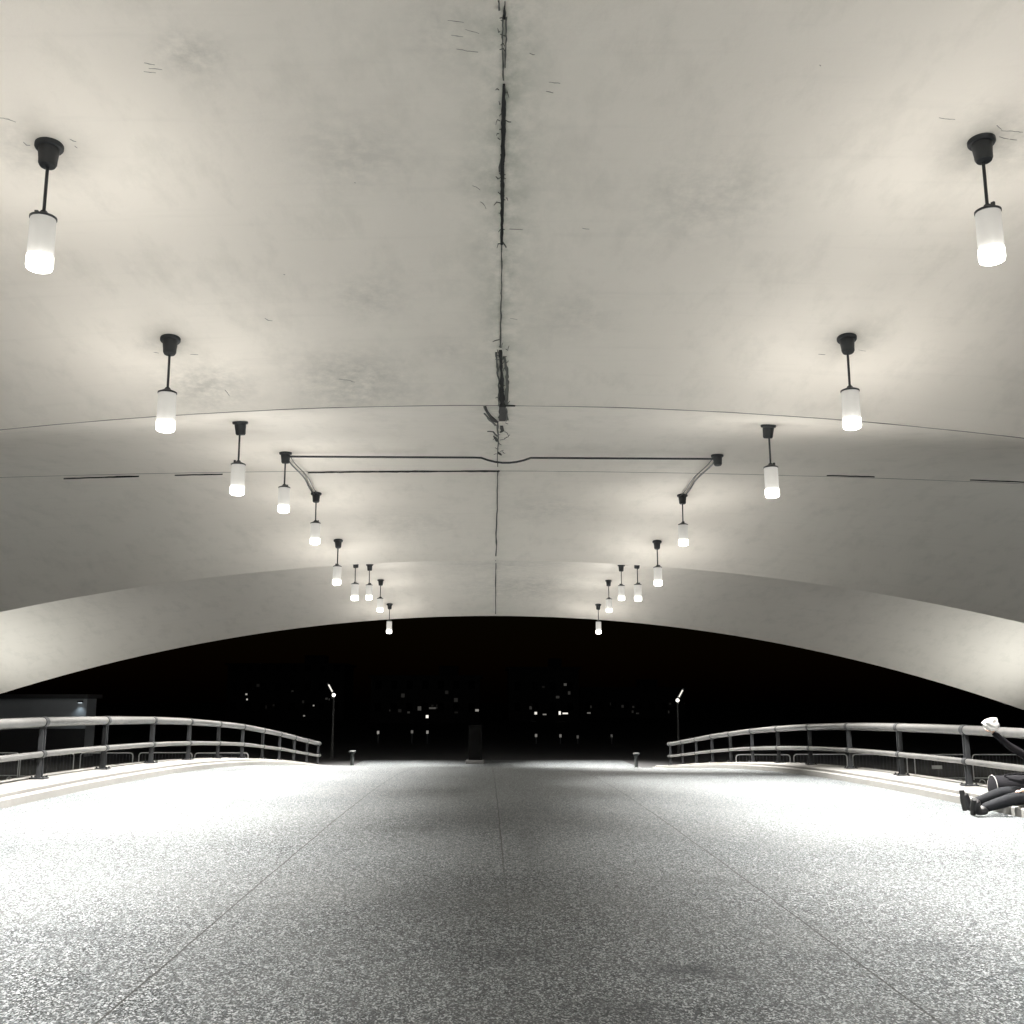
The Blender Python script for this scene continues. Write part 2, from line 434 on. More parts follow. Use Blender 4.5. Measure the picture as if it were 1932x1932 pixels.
px_ribbon(bm, [(938, 795, 4), (940, 830, 2.5), (939, 852, 1.6), (939, 880, 1.6)], .8, 5, seed=22)
px_ribbon(bm, [(939, 890, 2), (938, 960, 1.8), (936, 1005, 3.4), (937, 1030, 2), (935, 1058, 2)], .5, 8, seed=23)
px_ribbon(bm, [(935.5, 1062, 1.8), (935, 1110, 1.6), (935, 1158, 1.8)], .3, 8, seed=24)
for q in range(60):                                 # crazing that leaves the joint sideways
    v0 = random.choice([random.uniform(20, 480), random.uniform(640, 860)]); u0 = 948 + random.choice((-1, 1)) * random.uniform(3, 7)
    du = random.choice((-1, 1)) * random.uniform(3, 13)
    px_ribbon(bm, [(u0, v0, 1.2), (u0 + du * .6, v0 + random.uniform(-3, 3), 1.6), (u0 + du, v0 + random.uniform(-8, 8), .8)], .6, 4, .008, seed=40 + q)
build('crack', bm, M_jointg, roof)
bm = bmesh.new()
for q, (u0, v0, du, dv) in enumerate([(60, 80, 60, 28)] and [(845, 38, 30, 4), (878, 55, 26, 8), (862, 92, 40, 6), (272, 118, 20, 4), (280, 128, 26, 3), (0, 222, 30, 8), (1035, 155, 22, 2), (852, 66, 22, 3), (1772, 222, 30, 3), (1890, 246, 40, 3), (272, 135, 22, 2), (45, 268, 12, 6), (132, 262, 12, 5), (140, 275, 6, 4), (1885, 258, 18, 4), (1880, 236, 10, 8), (1905, 262, 14, 2), (360, 668, 14, 1), (290, 664, 10, 2), (1620, 660, 14, 2), (1545, 668, 12, 1), (1030, 172, 14, 3), (1000, 100, 9, 3), (890, 350, 16, 8), (905, 380, 12, 14), (960, 432, 26, 1), (962, 600, 14, 3), (640, 715, 30, 6), (425, 735, 8, 12), (500, 600, 14, 5), (668, 344, 3, 1), (1546, 122, 3, 2), (535, 517, 3, 1), (1100, 430, 12, 2)]):
    px_ribbon(bm, [(u0, v0, .8), (u0 + du * .5, v0 + dv * random.uniform(.2, .9), 1.5), (u0 + du, v0 + dv, .7)], 1.2, 5, .004, seed=80 + q)
build('hairline_crack', bm, M_seam, roof)
# transverse seams
bm = bmesh.new()
for i, (yy, half, wd) in enumerate(((18.3, 11.5, .030), (27.35, 19, .026))):
    pts = [Vector((x, yy + .02 * noise.noise(Vector((x * .7, i * 9, 0))), ceil_z(x, yy))) for x in [(-half + 2 * half * k / 120) for k in range(121)]]
    ribbon(bm, pts, [wd * (.6 + .8 * abs(noise.noise(Vector((p.x * .9, 3 + i, 1))))) for p in pts], .008)
build('seam', bm, M_seam, roof)
bm = bmesh.new()
def seam2_v(u): return 888 + (u - 940) ** 2 * 2.1e-5
def seam_bit(u0, u1, w0, w1, seed):
    n = 8; px_ribbon(bm, [(u0 + (u1 - u0) * k / n, seam2_v(u0 + (u1 - u0) * k / n), w0 + (w1 - w0) * math.sin(math.pi * k / n)) for k in range(n + 1)], .5, 6, .03, seed)
seam_bit(582, 720, 2, 5, 1); seam_bit(712, 826, 3, 9, 2); seam_bit(826, 880, 1.6, 2.4, 3); seam_bit(870, 941, 3, 8, 4); seam_bit(120, 200, .8, 2.2, 5); seam_bit(198, 262, 1.5, 6, 6); seam_bit(330, 420, .6, 1.8, 7); seam_bit(1560, 1650, .6, 1.8, 8); seam_bit(1830, 1932, .6, 2.4, 9)
seam_bit(939, 942, 2, 4, 10)
build('open_seam', bm, M_joint, roof)

# ------------------------------------------------------------------ pendant lamps
LX, LY0, LDY = 5.35, 10.975, 4.704
def make_lamp():
    root = empty('pendant_lamp', (0, 0, 0))
    bm = bmesh.new()
    lathe(bm, [(0, .03), (.145, .03), (.155, .0), (.155, -.035), (.145, -.05), (.115, -.055), (.112, -.10), (.102, -.19), (.10, -.24), (.085, -.27), (.03, -.275), (0, -.275)], seg=32)
    build('ceiling_canopy', bm, M_iron, root, smooth=True)
    bm = bmesh.new(); tube(bm, [(0, 0, -.26), (0, 0, -.86)], .019, 12)
    build('rod', bm, M_iron, root, smooth=True)
    bm = bmesh.new()
    lathe(bm, [(0, -.80), (.035, -.80), (.05, -.825), (.06, -.835), (.075, -.84), (.135, -.868), (.146, -.875), (.146, -.895), (.13, -.897), (0, -.897)], seg=32)
    box(bm, (-.075, 0, -.825), (.04, .03, .05))
    build('cap', bm, M_iron, root, smooth=True)
    bm = bmesh.new()
    lathe(bm, [(.135, -.898), (.138, -.92), (.141, -1.34), (.136, -1.34), (.132, -.92), (.130, -.898), (.135, -.898)], seg=36)
    build('shade', bm, M_frost, root, smooth=True)
    bm = bmesh.new(); lathe(bm, [(0, -.898), (.088, -.898), (.09, -1.28), (.105, -1.338), (0, -1.338)], seg=24)
    build('core', bm, M_refl, root, smooth=True)
    bm = bmesh.new(); lathe(bm, [(.141, -1.342), (.143, -1.45), (.132, -1.485), (.10, -1.50), (0, -1.50), ][::1], seg=32)
    lathe(bm, [(0, -1.342), (.141, -1.342)], seg=32)
    bmesh.ops.remove_doubles(bm, verts=bm.verts[:], dist=.0005)
    build('diffuser', bm, M_glow, root, smooth=True)
    ld = bpy.data.lights.new('downlight', 'SPOT'); ld.energy = SPOT_W; ld.color = LAMP_COL; ld.spot_size = SPOT_ANGLE; ld.spot_blend = SPOT_BLEND; ld.shadow_soft_size = .1
    lo_ = bpy.data.objects.new('downlight', ld); COL.objects.link(lo_); lo_.location = (0, 0, -1.62); lo_.parent = root
    ld = bpy.data.lights.new('glow', 'POINT'); ld.energy = GLOW_W; ld.color = LAMP_COL; ld.shadow_soft_size = .24
    lo_ = bpy.data.objects.new('glow', ld); COL.objects.link(lo_); lo_.location = (0, 0, -1.78); lo_.parent = root
    return root
proto = make_lamp()
names = ['nearest', 'second', 'third', 'fourth', 'fifth', 'sixth', 'seventh', 'eighth', 'ninth', 'farthest']
lamps = {}
for side in (-1, 1):
    for k in range(-3, 10):
        x, y = side * LX, LY0 + LDY * k
        z = ceil_z(x, y)
        sd = 'left' if side < 0 else 'right'
        if side > 0 and k == 3:
            root = empty('ceiling_rose', (x, y, z))
            tag(root, 'bare dark ceiling rose without a lamp where the conduit ends in the right row', 'ceiling rose')
            for ch in proto.children:
                if ch.name.startswith('ceiling_canopy'):
                    c = ch.copy(); c.name = 'rose_cup'; COL.objects.link(c); c.parent = root
            lamps[(side, k)] = root; continue
        o = proto if (side, k) == (-1, 0) else copy_tree(proto)
        o.location = (x, y, z); lamps[(side, k)] = o
        if k < 0:                                    # downlights turned down in the stretch behind the viewer
            for ch in o.children:
                if ch.type == 'LIGHT' and ch.data.type == 'SPOT':
                    ch.data = ch.data.copy(); ch.data.energy = SPOT_W * .75
        o['category'] = 'pendant lamp'; o['group'] = 'pendant lamps in two rows under the vault'
        if k < 0: lab = 'lit pendant lamp of the %s row hanging out of view overhead' % sd
        elif k == 0: lab = 'largest lit frosted cylinder pendant lamp of the %s row, nearest the viewer' % sd
        elif k == 9: lab = 'smallest pendant lamp of the %s row, hanging against the dark opening' % sd
        elif (side, k) == (-1, 3): lab = 'frosted pendant lamp of the left row where the transverse conduit starts'
        elif k == 4: lab = 'frosted pendant lamp of the %s row where the short slanting conduit ends' % sd
        elif k == 2: lab = 'third nearest pendant lamp of the %s row, between the two ceiling seams' % sd
        else: lab = 'lit frosted cylinder pendant lamp, %s nearest hanging place in the %s row' % (names[k], sd)
        o['label'] = lab
        o.rotation_euler = (R(random.uniform(-.5, .5)), R(random.uniform(-.5, .5)), random.uniform(0, 6.28))
        # tilt the canopy with the ceiling it sits on
        e = .05
        nx = -(ceil_z(x + e, y) - ceil_z(x - e, y)) / (2 * e); ny = -(ceil_z(x, y + e) - ceil_z(x, y - e)) / (2 * e)
        for ch in o.children:
            if ch.name.startswith('ceiling_canopy'):
                ch.rotation_mode = 'QUATERNION'; ch.rotation_quaternion = Vector((0, 0, 1)).rotation_difference(o.rotation_euler.to_matrix().inverted() @ Vector((nx, ny, 1)).normalized())

# conduits
def conduit(pts, rad, label, group='surface conduits under the vault'):
    bm = bmesh.new(); tube(bm, pts, rad, 8)
    return tag(build('conduit', bm, M_iron, smooth=True), label, 'conduit', group)
yk = LY0 + 3 * LDY
pl, pr = lamps[(-1, 3)].location, lamps[(1, 3)].location
pts = []
for k in range(61):
    t = k / 60; x = -LX + .1 + (2 * LX - .2) * t
    sag = .13 * max(0, 1 - ((x - .08) / .62) ** 2) ** 1.0 if abs(x - .08) < .62 else 0
    base = ceil_z(-LX, yk) - .10 + (ceil_z(0, yk) - ceil_z(LX, yk)) * 0
    pts.append((x, yk, base - sag))
conduit(pts, .026, 'long dark conduit running straight across the vault with a dip at the centre')
for s in (-1, 1):
    p0 = lamps[(s, 3)].location; p1 = lamps[(s, 4)].location
    for q, off in enumerate((0.0, .11)):
        pp = []
        for k in range(13):
            t = k / 12; yy = p0.y + .1 + (p1.y - p0.y - .2) * t; xx = s * (LX - off + .02)
            pp.append((xx + s * .04 * math.sin(t * 9), yy, ceil_z(xx, yy) - .06 - .05 * math.sin(t * math.pi) ** 2))
        conduit(pp, .02 if q == 0 else .012, ('%s cable slanting between two %s row lamp roses' % ('thick dark' if q == 0 else 'thin', 'left' if s < 0 else 'right')))

# ------------------------------------------------------------------ railings
RX = 7.6; PY0, PDY = 17.483, 2.843
PK = range(-7, 11)
def make_post(parent, s, y):
    z = floor_z(s * RX, y) + .195
    bm = bmesh.new()
    for dy in (-.045, .045):
        box(bm, (0, dy, .43), (.075, .016, .86), bevel=.004)
    lathe(bm, [(0, .80), (.055, .80), (.06, .81), (.06, .9), (0, .9)], seg=12)
    box(bm, (0, 0, .39), (.13, .075, .10), bevel=.01)
    tube(bm, [(0, -.062, .9), (0, .062, .9)], .088, 20); tube(bm, [(s * -.02, -.06, .39), (s * -.02, .06, .39)], .062, 16)
    p = build('post', bm, M_post, parent, loc=(s * RX, y, z))
    bm = bmesh.new(); box(bm, (0, 0, .012), (.24, .20, .024), bevel=.004)
    for bx in (-.09, .09):
        for by in (-.07, .07): lathe(bm, [(0, .05), (.016, .05), (.018, .02)], (bx, by, 0), 8)
    build('base_plate', bm, M_post, p)
    return p
for s in (-1, 1):
    rl = empty('railing', (0, 0, 0))
    tag(rl, 'steel tube railing with dark posts along the %s kerb' % ('left' if s < 0 else 'right, person side'), 'railing', 'railings of the walkway')
    for k in PK: make_post(rl, s, PY0 + PDY * k)
    y0, y1 = PY0 + PDY * PK[0] - .8, PY0 + PDY * PK[-1] + .4
    ys = [y0 + (y1 - y0) * i / 90 for i in range(91)]
    bm = bmesh.new(); tube(bm, [(s * RX, y, floor_z(s * RX, y) + .195 + .90) for y in ys], .078, 20)
    build('top_rail', bm, M_steel, rl, smooth=True)
    bm = bmesh.new(); tube(bm, [(s * (RX - .02), y, floor_z(s * RX, y) + .195 + .39) for y in ys], .05, 16)
    build('middle_rail', bm, M_steel, rl, smooth=True)

# ------------------------------------------------------------------ crowd barriers on the lower ground
GZ = -1.6
def make_barrier():
    root = empty('crowd_barrier')
    W, H = 2.15, 1.1; r = .12
    pts = [(-W / 2, 0, .12)]
    pts += [(-W / 2, 0, H - r)] + [(-W / 2 + r - r * math.cos(a), 0, H - r + r * math.sin(a)) for a in (R(22), R(45), R(68))] + [(-W / 2 + r, 0, H)]
    pts += [(W / 2 - r, 0, H)] + [(W / 2 - r + r * math.sin(a), 0, H - r + r * math.cos(a)) for a in (R(22), R(45), R(68))] + [(W / 2, 0, H - r), (W / 2, 0, .12)]
    bm = bmesh.new(); tube(bm, pts, .022, 8); tube(bm, [(-W / 2, 0, .2), (W / 2, 0, .2)], .018, 8)
    build('frame', bm, M_galv, root, smooth=True)
    bm = bmesh.new()
    for i in range(1, 16):
        x = -W / 2 + W * i / 16; tube(bm, [(x, 0, .2), (x, 0, H - .01)], .009, 6)
    build('infill_bars', bm, M_bars, root, smooth=True)
    for s in (-1, 1):
        bm = bmesh.new(); tube(bm, [(s * .75, -.28, .02), (s * .75, -.22, .1), (s * .75, 0, .14), (s * .75, .22, .1), (s * .75, .28, .02)], .018, 8)
        build('foot', bm, M_galv, root, smooth=True)
    return root
bproto = make_barrier(); firstb = True
def barrier_at(x, y, rz, lab, notice=None):
    global firstb
    b = bproto if firstb else copy_tree(bproto); firstb = False
    b.location = (x, y, GZ); b.rotation_euler = (0, 0, rz)
    tag(b, lab, 'barrier', 'crowd barriers on the lower ground')
    if notice:
        bm = bmesh.new(); box(bm, (notice[0], -.04, notice[1]), (notice[2], .01, notice[3]))
        build('notice', bm, M_paper, b)
    return b
bl = [(40 * 0 + -20.6 - 2.35 + 2.35 * i) for i in range(6)]
ordn = ['first', 'second', 'third', 'fourth', 'fifth', 'sixth']
for i, x in enumerate(bl):
    barrier_at(x, 44 + .15 * math.sin(i * 2.1), .04 * math.sin(i * 1.7), 'grey crowd barrier behind the left railing, %s of its row from the left' % ordn[i], (.3, .55, .34, .3) if i == 4 else None)
for i in range(6):
    x = 10.6 + 2.35 * i
    barrier_at(x, 42 + .2 * math.sin(i * 1.3), .05 * math.sin(i * 2.7), 'grey crowd barrier behind the right railing, %s of its row from the left' % ordn[i], (-.2, .62, .42, .14) if i == 3 else None)

# ------------------------------------------------------------------ street lamps, bollards, pillar
def street_lamp(x, y, ztop, s, label):
    root = empty('street_lamp', (x, y, GZ))
    h = ztop - GZ
    bm = bmesh.new(); lathe(bm, [(0, 0), (.16, 0), (.16, .04), (.09, .06), (.085, .9), (.06, 1.0), (.045, h), (0, h)], seg=16)
    build('pole', bm, M_pole, root, smooth=True)
    rot = Matrix.Rotation(R(58) * s, 3, 'Y')
    d = rot @ Vector((1, 0, 0)) * (-1) if s > 0 else rot @ Vector((-1, 0, 0)) * (-1)
    up = Vector((s * .5, 0, .86)).normalized()
    c0 = Vector((0, 0, h - .05)); c1 = c0 + up * .75
    bm = bmesh.new(); tube(bm, [c0, c0 + up * .2, c1], [.04, .1, .07], 12)
    hd = build('lamp_head', bm, M_post, root, smooth=True)
    n = Vector((-s * .86, -.6, .3)).normalized()
    bm = bmesh.new(); q = up.rotation_difference(Vector((0, 0, 1))).inverted()
    box(bm, c0 + up * .42 + Vector((-s * .02, -.085, 0)), (.07, .05, .46), rot=q.to_matrix(), bevel=.015)
    build('lens', bm, lit('street lamp lens', .45), hd)
    bm = bmesh.new(); bmesh.ops.create_icosphere(bm, subdivisions=2, radius=.10, matrix=Matrix.Translation(c0 + Vector((0, -.06, -.02))))
    build('globe', bm, lit('street lamp globe', 1.4), hd, smooth='all')
    tag(root, label, 'street lamp', 'street lamps beyond the crest')
for s, u, v in ((-1, 630, 1309), (1, 1278, 1319)):
    p = at(u, v, 60); street_lamp(p.x, p.y, p.z, s, 'thin street lamp with small glowing head beyond the %s railing' % ('left' if s < 0 else 'right'))
for u, v, lab in ((665, 1416, 'short grey bollard past the crest near the left street lamp'), (1200, 1420, 'short grey bollard past the crest near the right street lamp')):
    p = at(u, v, 50); bz = floor_z(p.x, 50)
    root = empty('bollard', (p.x, 50, bz)); h = p.z - bz
    bm = bmesh.new(); lathe(bm, [(0, 0), (.12, 0), (.12, .02), (.085, .04), (.085, h - .14), (0, h - .14)], seg=16); build('stem', bm, M_boll, root, smooth=True)
    bm = bmesh.new(); lathe(bm, [(0, h - .14), (.14, h - .12), (.17, h - .03), (.13, h), (0, h)], seg=16); build('head', bm, M_boll, root, smooth=True)
    tag(root, lab, 'bollard', 'bollards at the foot of the walkway')
p = at(897, 1368, 55)
root = empty('pillar', (p.x, 55, GZ)); tag(root, 'dim square pillar standing in the dark beyond the crest', 'pillar')
bm = bmesh.new(); box(bm, (0, 0, (p.z - GZ) / 2), (.7, .7, p.z - GZ), bevel=.03); build('shaft', bm, mat('near black stone', (.003, .003, .003), .9, 0, .1), root)
bm = bmesh.new(); box(bm, (0, 0, .1), (.95, .95, .2), bevel=.03); build('plinth', bm, M_conc, root)

# side building left, behind the railing
p0, p1 = at(-60, 1345, 62), at(163, 1345, 62); zt = at(100, 1318, 62).z
root = empty('side_building', ((p0.x + p1.x) / 2, 62.75, GZ)); tag(root, 'low grey clad building in shade behind the left railing', 'building')
wd = p1.x - p0.x; hh = zt - GZ
bm = bmesh.new(); box(bm, (0, 0, hh / 2), (wd, 1.5, hh), bevel=.03); build('wall', bm, M_panel, root)
bm = bmesh.new(); box(bm, (0, -.2, hh + .12), (wd + .5, 2.4, .24), bevel=.03); build('roof', bm, M_dark_facade, root)
bm = bmesh.new(); box(bm, (0, -.80, .8), (wd, .1, 1.6)); build('plinth', bm, M_dark_facade, root)
bm = bmesh.new(); box(bm, (wd / 2 - .35, -.9, hh - .18), (.3, .16, .1), bevel=.02)
wl = build('wall_lantern', bm, M_iron, root)
bm = bmesh.new(); box(bm, (wd / 2 - .35, -.9, hh - .245), (.2, .1, .03)); build('lens', bm, lit('dim lantern lens', .5, (.85, .95, 1.0)), wl)
ld = bpy.data.lights.new('lantern_light', 'SPOT'); ld.energy = 9; ld.color = (.8, .93, 1.0); ld.spot_size = R(110); ld.spot_blend = 1; ld.shadow_soft_size = .06
lo_ = bpy.data.objects.new('lantern_light', ld); COL.objects.link(lo_); lo_.parent = root; lo_.location = (wd / 2 - .35, -.98, hh - .3)

M_blind = mat('unlit glass', (.006, .006, .007), .9, 0, .1)
# far buildings with a few lit windows
def Z6(x, y): return ((1100 + x / 3.22) * .644, (1990 + y / 3.22) * .644)
def Z7(x, y): return ((1500 + x / 3.22) * .644, (1990 + y / 3.22) * .644)
WIN = {'a': [((722 * .644, 2034 * .644), .35, .5, .4), ((724 * .644, 2049 * .644), .5, .4, .4), ((919 * .644, 2067 * .644), .3, .4, .35), ((891 * .644, 2097 * .644), .2, .5, .35)],
       'b': [(Z6(25, 498), .55, .5, .5), (Z6(345, 492), .25, .7, .6), (Z6(488, 352), 1.1, .6, .65), (Z6(490, 495), .5, .5, .7), (Z6(780, 283), .6, .5, .4), (Z6(958, 293), .25, .8, .5), (Z6(415, 275), .05, .8, .9), (Z6(560, 272), .06, 2.6, .4)],
       'c': [(Z6(1345, 77), .3, .5, .5), (Z6(1512, 320), .9, .6, .6), (Z6(1567, 380), 1.3, .55, .7), (Z6(1608, 375), .9, .5, .6), (Z6(1500, 380), .3, .6, .6), (Z6(1595, 332), .2, .9, .3), (Z6(1515, 527), .3, .6, .6), (Z6(1738, 318), 1.2, .5, .8), (Z6(1790, 322), 1.0, 1.3, .35), (Z6(1790, 50), .06, .7, .6), (Z6(1745, 530), .3, .7, .5)],
       'd': [(Z7(725, 318), .12, 1.0, .4), (Z7(620, 540), .08, 1.2, .5), (Z7(940, 530), .06, 1.6, .5), (Z7(1020, 455), .25, .5, .5), (Z6(1900, 537), .08, .9, .5)]}
BL = {'a': (430, 650, 1255, 170, 'dark far block at the left with three faint lit windows'), 'b': (700, 905, 1278, 150, 'dark far block left of centre with scattered lit windows'),
      'c': (960, 1092, 1262, 160, 'dark far block right of centre with the brightest lit windows'), 'd': (1096, 1290, 1300, 185, 'low dark far block beside the right street lamp')}
LV = {}
for key, (u0, u1, vt, Y, lab) in BL.items():
    a, b = at(u0, vt, Y), at(u1, vt, Y); cx = (a.x + b.x) / 2; wd = b.x - a.x; hh = (a.z + b.z) / 2 - GZ
    root = empty('far_building', (cx, Y + 6, GZ)); tag(root, lab, 'building', 'unlit blocks beyond the walkway')
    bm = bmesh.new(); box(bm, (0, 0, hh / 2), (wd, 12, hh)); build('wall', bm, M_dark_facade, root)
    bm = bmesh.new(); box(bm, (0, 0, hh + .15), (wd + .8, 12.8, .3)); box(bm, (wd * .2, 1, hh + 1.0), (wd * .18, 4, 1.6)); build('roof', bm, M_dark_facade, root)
    rw = random.Random(key); extra = [((rw.uniform(u0 + 12, u1 - 12), rw.uniform(max(vt + 25, 1290), 1347)), rw.choice((.006, .009, .014, .025)), rw.uniform(.4, .9), rw.uniform(.4, .9)) for _ in range(9)]
    for (uv, e, ww, wh) in WIN[key] + extra:
        q = at(uv[0], uv[1], Y); ww *= .62; wh *= .62
        if q.z - wh / 2 < GZ + .2 : continue
        bm = bmesh.new(); c = (q.x - cx, -6.04, q.z - GZ)
        for sx in (-1, 1): box(bm, (c[0] + sx * (ww / 2 + .04), c[1], c[2]), (.08, .1, wh + .16))
        for sz in (-1, 1): box(bm, (c[0], c[1], c[2] + sz * (wh / 2 + .04)), (ww - .002, .1, .08))
        fr = build('window', bm, M_dark_facade, root)
        if e not in LV: LV[e] = lit('lit window pane', e * .42)
        bm = bmesh.new(); box(bm, (c[0], c[1] + .03, c[2]), (ww, .03, wh)); build('pane', bm, LV[e], fr)
    # dark unlit windows in regular rows
    for zz in [2.2 + 3.1 * i for i in range(int((hh - 2.5) / 3.1) + 1)]:
        bm = bmesh.new()
        nwin = int(wd / 2.2)
        for i in range(nwin): box(bm, (-wd / 2 + (i + .5) * wd / nwin, -6.01, zz - .0), (.9, .04, 1.2))
        build('window_band', bm, M_blind, root)

for j, (uv, e) in enumerate([(Z6(25, 498), .9), (Z6(345, 492), .4), (Z6(490, 495), .8), (Z6(1515, 527), .6), (Z6(1745, 530), .5), (Z7(620, 540), .2), (Z7(940, 530), .15)]):
    q = at(uv[0], uv[1], 80); root = empty('path_light', (q.x, 80, GZ)); h = q.z - GZ
    bm = bmesh.new(); lathe(bm, [(0, 0), (.09, 0), (.09, h - .14), (0, h - .14)], seg=12); build('stem', bm, M_iron, root, smooth=True)
    bm = bmesh.new(); lathe(bm, [(0, h - .138), (.085, h - .138), (.085, h + .08), (0, h + .08)], seg=12); build('lens', bm, lit('path light lens', e * .12), root, smooth=True)
    bm = bmesh.new(); lathe(bm, [(0, h + .082), (.10, h + .082), (.10, h + .11), (0, h + .13)], seg=12); build('cap', bm, M_iron, root, smooth=True)
    tag(root, 'tiny faint path light low in the dark beyond the crest, %s from the left' % ['first', 'second', 'third', 'fourth', 'fifth', 'sixth', 'seventh'][j], 'path light', 'path lights far beyond the crest')

# ------------------------------------------------------------------ added off-frame fill lamps that brighten the vault flanks
for s in (-1, 1):
    x, y = (-25.6 if s < 0 else 27.4), 50.0
    root = empty('added_fill_lamp', (x, y, GZ)); tag(root, 'added fill lamp out of view, brightening the %s flank of the last bay' % ('left' if s < 0 else 'right'), 'added_fill_lamp', 'added fill lamps outside the frame')
    bm = bmesh.new(); box(bm, (0, 0, .2), (.4, .22, .3), bevel=.02); box(bm, (0, 0, .03), (.5, .3, .05)); build('housing', bm, M_iron, root)
    bm = bmesh.new(); box(bm, (0, 0, .36), (.32, .16, .01)); build('lens', bm, lit('flood lens', 4.0), root)
    ld = bpy.data.lights.new('added_fill', 'SPOT'); ld.energy = 640; ld.color = (.96, .97, .93); ld.spot_size = R(150); ld.spot_blend = 1; ld.shadow_soft_size = .15
    lo_ = bpy.data.objects.new('added_fill', ld); COL.objects.link(lo_); lo_.parent = root; lo_.location = (0, 0, .5)
    lo_.rotation_euler = Vector((-s * .52, .22, .82)).to_track_quat('-Z', 'Y').to_euler()

for s in (-1, 1):
    x, y = s * 21.0, 19.0  # second added pair, unseen, lifts the flanks of the middle bay
    root = empty('added_fill_lamp', (x, y, GZ)); tag(root, 'added fill lamp out of view, brightening the %s flank of the middle bay' % ('left' if s < 0 else 'right'), 'added_fill_lamp', 'added fill lamps outside the frame')
    bm = bmesh.new(); box(bm, (0, 0, .2), (.4, .22, .3), bevel=.02); box(bm, (0, 0, .03), (.5, .3, .05)); build('housing', bm, M_iron, root)
    bm = bmesh.new(); box(bm, (0, 0, .36), (.32, .16, .01)); build('lens', bm, lit('flood lens', 4.0), root)
    ld = bpy.data.lights.new('added_fill', 'SPOT'); ld.energy = 700; ld.color = (.93, .98, .96); ld.spot_size = R(120); ld.spot_blend = 1; ld.shadow_soft_size = .2
    lo_ = bpy.data.objects.new('added_fill', ld); COL.objects.link(lo_); lo_.parent = root; lo_.location = (0, 0, .5)
    lo_.rotation_euler = Vector((-s * .05, .8, .6)).to_track_quat('-Z', 'Y').to_euler()

# ------------------------------------------------------------------ the seated person
PYY = 14.8
KT = floor_z(7.4, PYY) + .175          # top of the coping
FZ = floor_z(6.6, PYY)
person = empty('person', (7.42, PYY, KT))
tag(person, 'person in dark clothes sitting on the right kerb, legs stretched out, one forearm raised', 'person')
def P(x, dy, z): return (x - 7.42, dy, z - KT)      # world x, offset in depth, world z -> local
hip = P(7.40, 0, KT + .12)
# body: one continuous skin-toned figure
V = [hip, P(7.43, 0, KT + .30), P(7.46, 0, KT + .48), P(7.47, 0, KT + .60), P(7.46, 0, KT + .70), P(7.44, 0, KT + .80), P(7.43, 0, KT + .88),
     # near arm (towards the camera) resting on the thigh
     P(7.46, -.19, KT + .54), P(7.40, -.26, KT + .30), P(7.18, -.20, KT + .19), P(7.10, -.16, KT + .18),
     # far arm raised
     P(7.44, .19, KT + .55), P(7.10, .24, 1.00), P(6.86, .20, 1.20), P(6.83, .19, 1.24),
     # near leg
     P(7.33, -.11, KT + .10), P(6.90, -.14, FZ + .23), P(6.45, -.15, FZ + .10), P(6.40, -.15, FZ + .08),
     # far leg
     P(7.33, .11, KT + .10), P(6.90, .14, FZ + .29), P(6.47, .16, FZ + .14), P(6.43, .16, FZ + .10)]
E = [(0, 1), (1, 2), (2, 3), (3, 4), (4, 5), (5, 6), (3, 7), (7, 8), (8, 9), (9, 10), (3, 11), (11, 12), (12, 13), (13, 14), (0, 15), (15, 16), (16, 17), (17, 18), (0, 19), (19, 20), (20, 21), (21, 22)]
Rr = [.115, .115, .13, .09, .05, .088, .075, .05, .038, .026, .03, .05, .038, .026, .03, .075, .052, .036, .036, .075, .052, .036, .036]
skin('body', V, E, Rr, M_skin, person)
JV = [V[0], V[1], V[2], V[3], V[7], V[8], V[9], V[11], V[12], V[13]]
skin('jacket', JV, [(0, 1), (1, 2), (2, 3), (3, 4), (4, 5), (5, 6), (3, 7), (7, 8), (8, 9)], [.135, .135, .15, .10, .068, .055, .042, .068, .055, .042], M_black_cloth, person)
TV = [V[0], V[15], V[16], V[17], V[19], V[20], V[21]]
skin('trousers', TV, [(0, 1), (1, 2), (2, 3), (0, 4), (4, 5), (5, 6)], [.15, .12, .092, .066, .12, .092, .066], M_trouser, person)
def boot(c, parent, lean):
    x, dy, z = c; sl, cl_ = math.sin(lean), math.cos(lean)
    vs = [(x + .15, dy, z + .015), (x + .05, dy, z), (x - .01, dy, z - .01), (x - .035, dy - .06 * sl, z + .07 * cl_), (x - .05, dy - .14 * sl, z + .14 * cl_), (x - .055, dy - .20 * sl, z + .20 * cl_)]
    b_ = skin('boot', vs, [(0, 1), (1, 2), (2, 3), (3, 4), (4, 5)], [.075, .07, .07, .062, .058, .045], M_boot, parent)
    bm = bmesh.new(); tube(bm, [(x - .062, dy + .02 * sl, z - .05), (x - .082, dy - .08 * sl, z + .08 * cl_), (x - .098, dy - .20 * sl, z + .225 * cl_)], [.036, .042, .034], 12)
    build('sole', bm, M_sole, b_, smooth=True); return b_
boot(V[18], person, .75); boot(V[22], person, .05)
bm = bmesh.new(); bmesh.ops.create_icosphere(bm, subdivisions=3, radius=.108, matrix=Matrix.Translation(Vector(V[5]) + Vector((.014, 0, .045))) @ Matrix.Diagonal((1.05, .92, 1.0, 1)))
for v in bm.verts:
    if v.co.x < V[5][0] - .04 and v.co.z < V[5][2] + .07: v.co.x += .06
build('hair', bm, M_hair, person, smooth='all')
bm = bmesh.new()
for dy in (-.035, .035): bmesh.ops.create_icosphere(bm, subdivisions=2, radius=.013, matrix=Matrix.Translation(Vector(V[5]) + Vector((-.085, dy, .03))))
build('eyes', bm, mat('eye', (.05, .04, .04), .2), person, smooth='all')
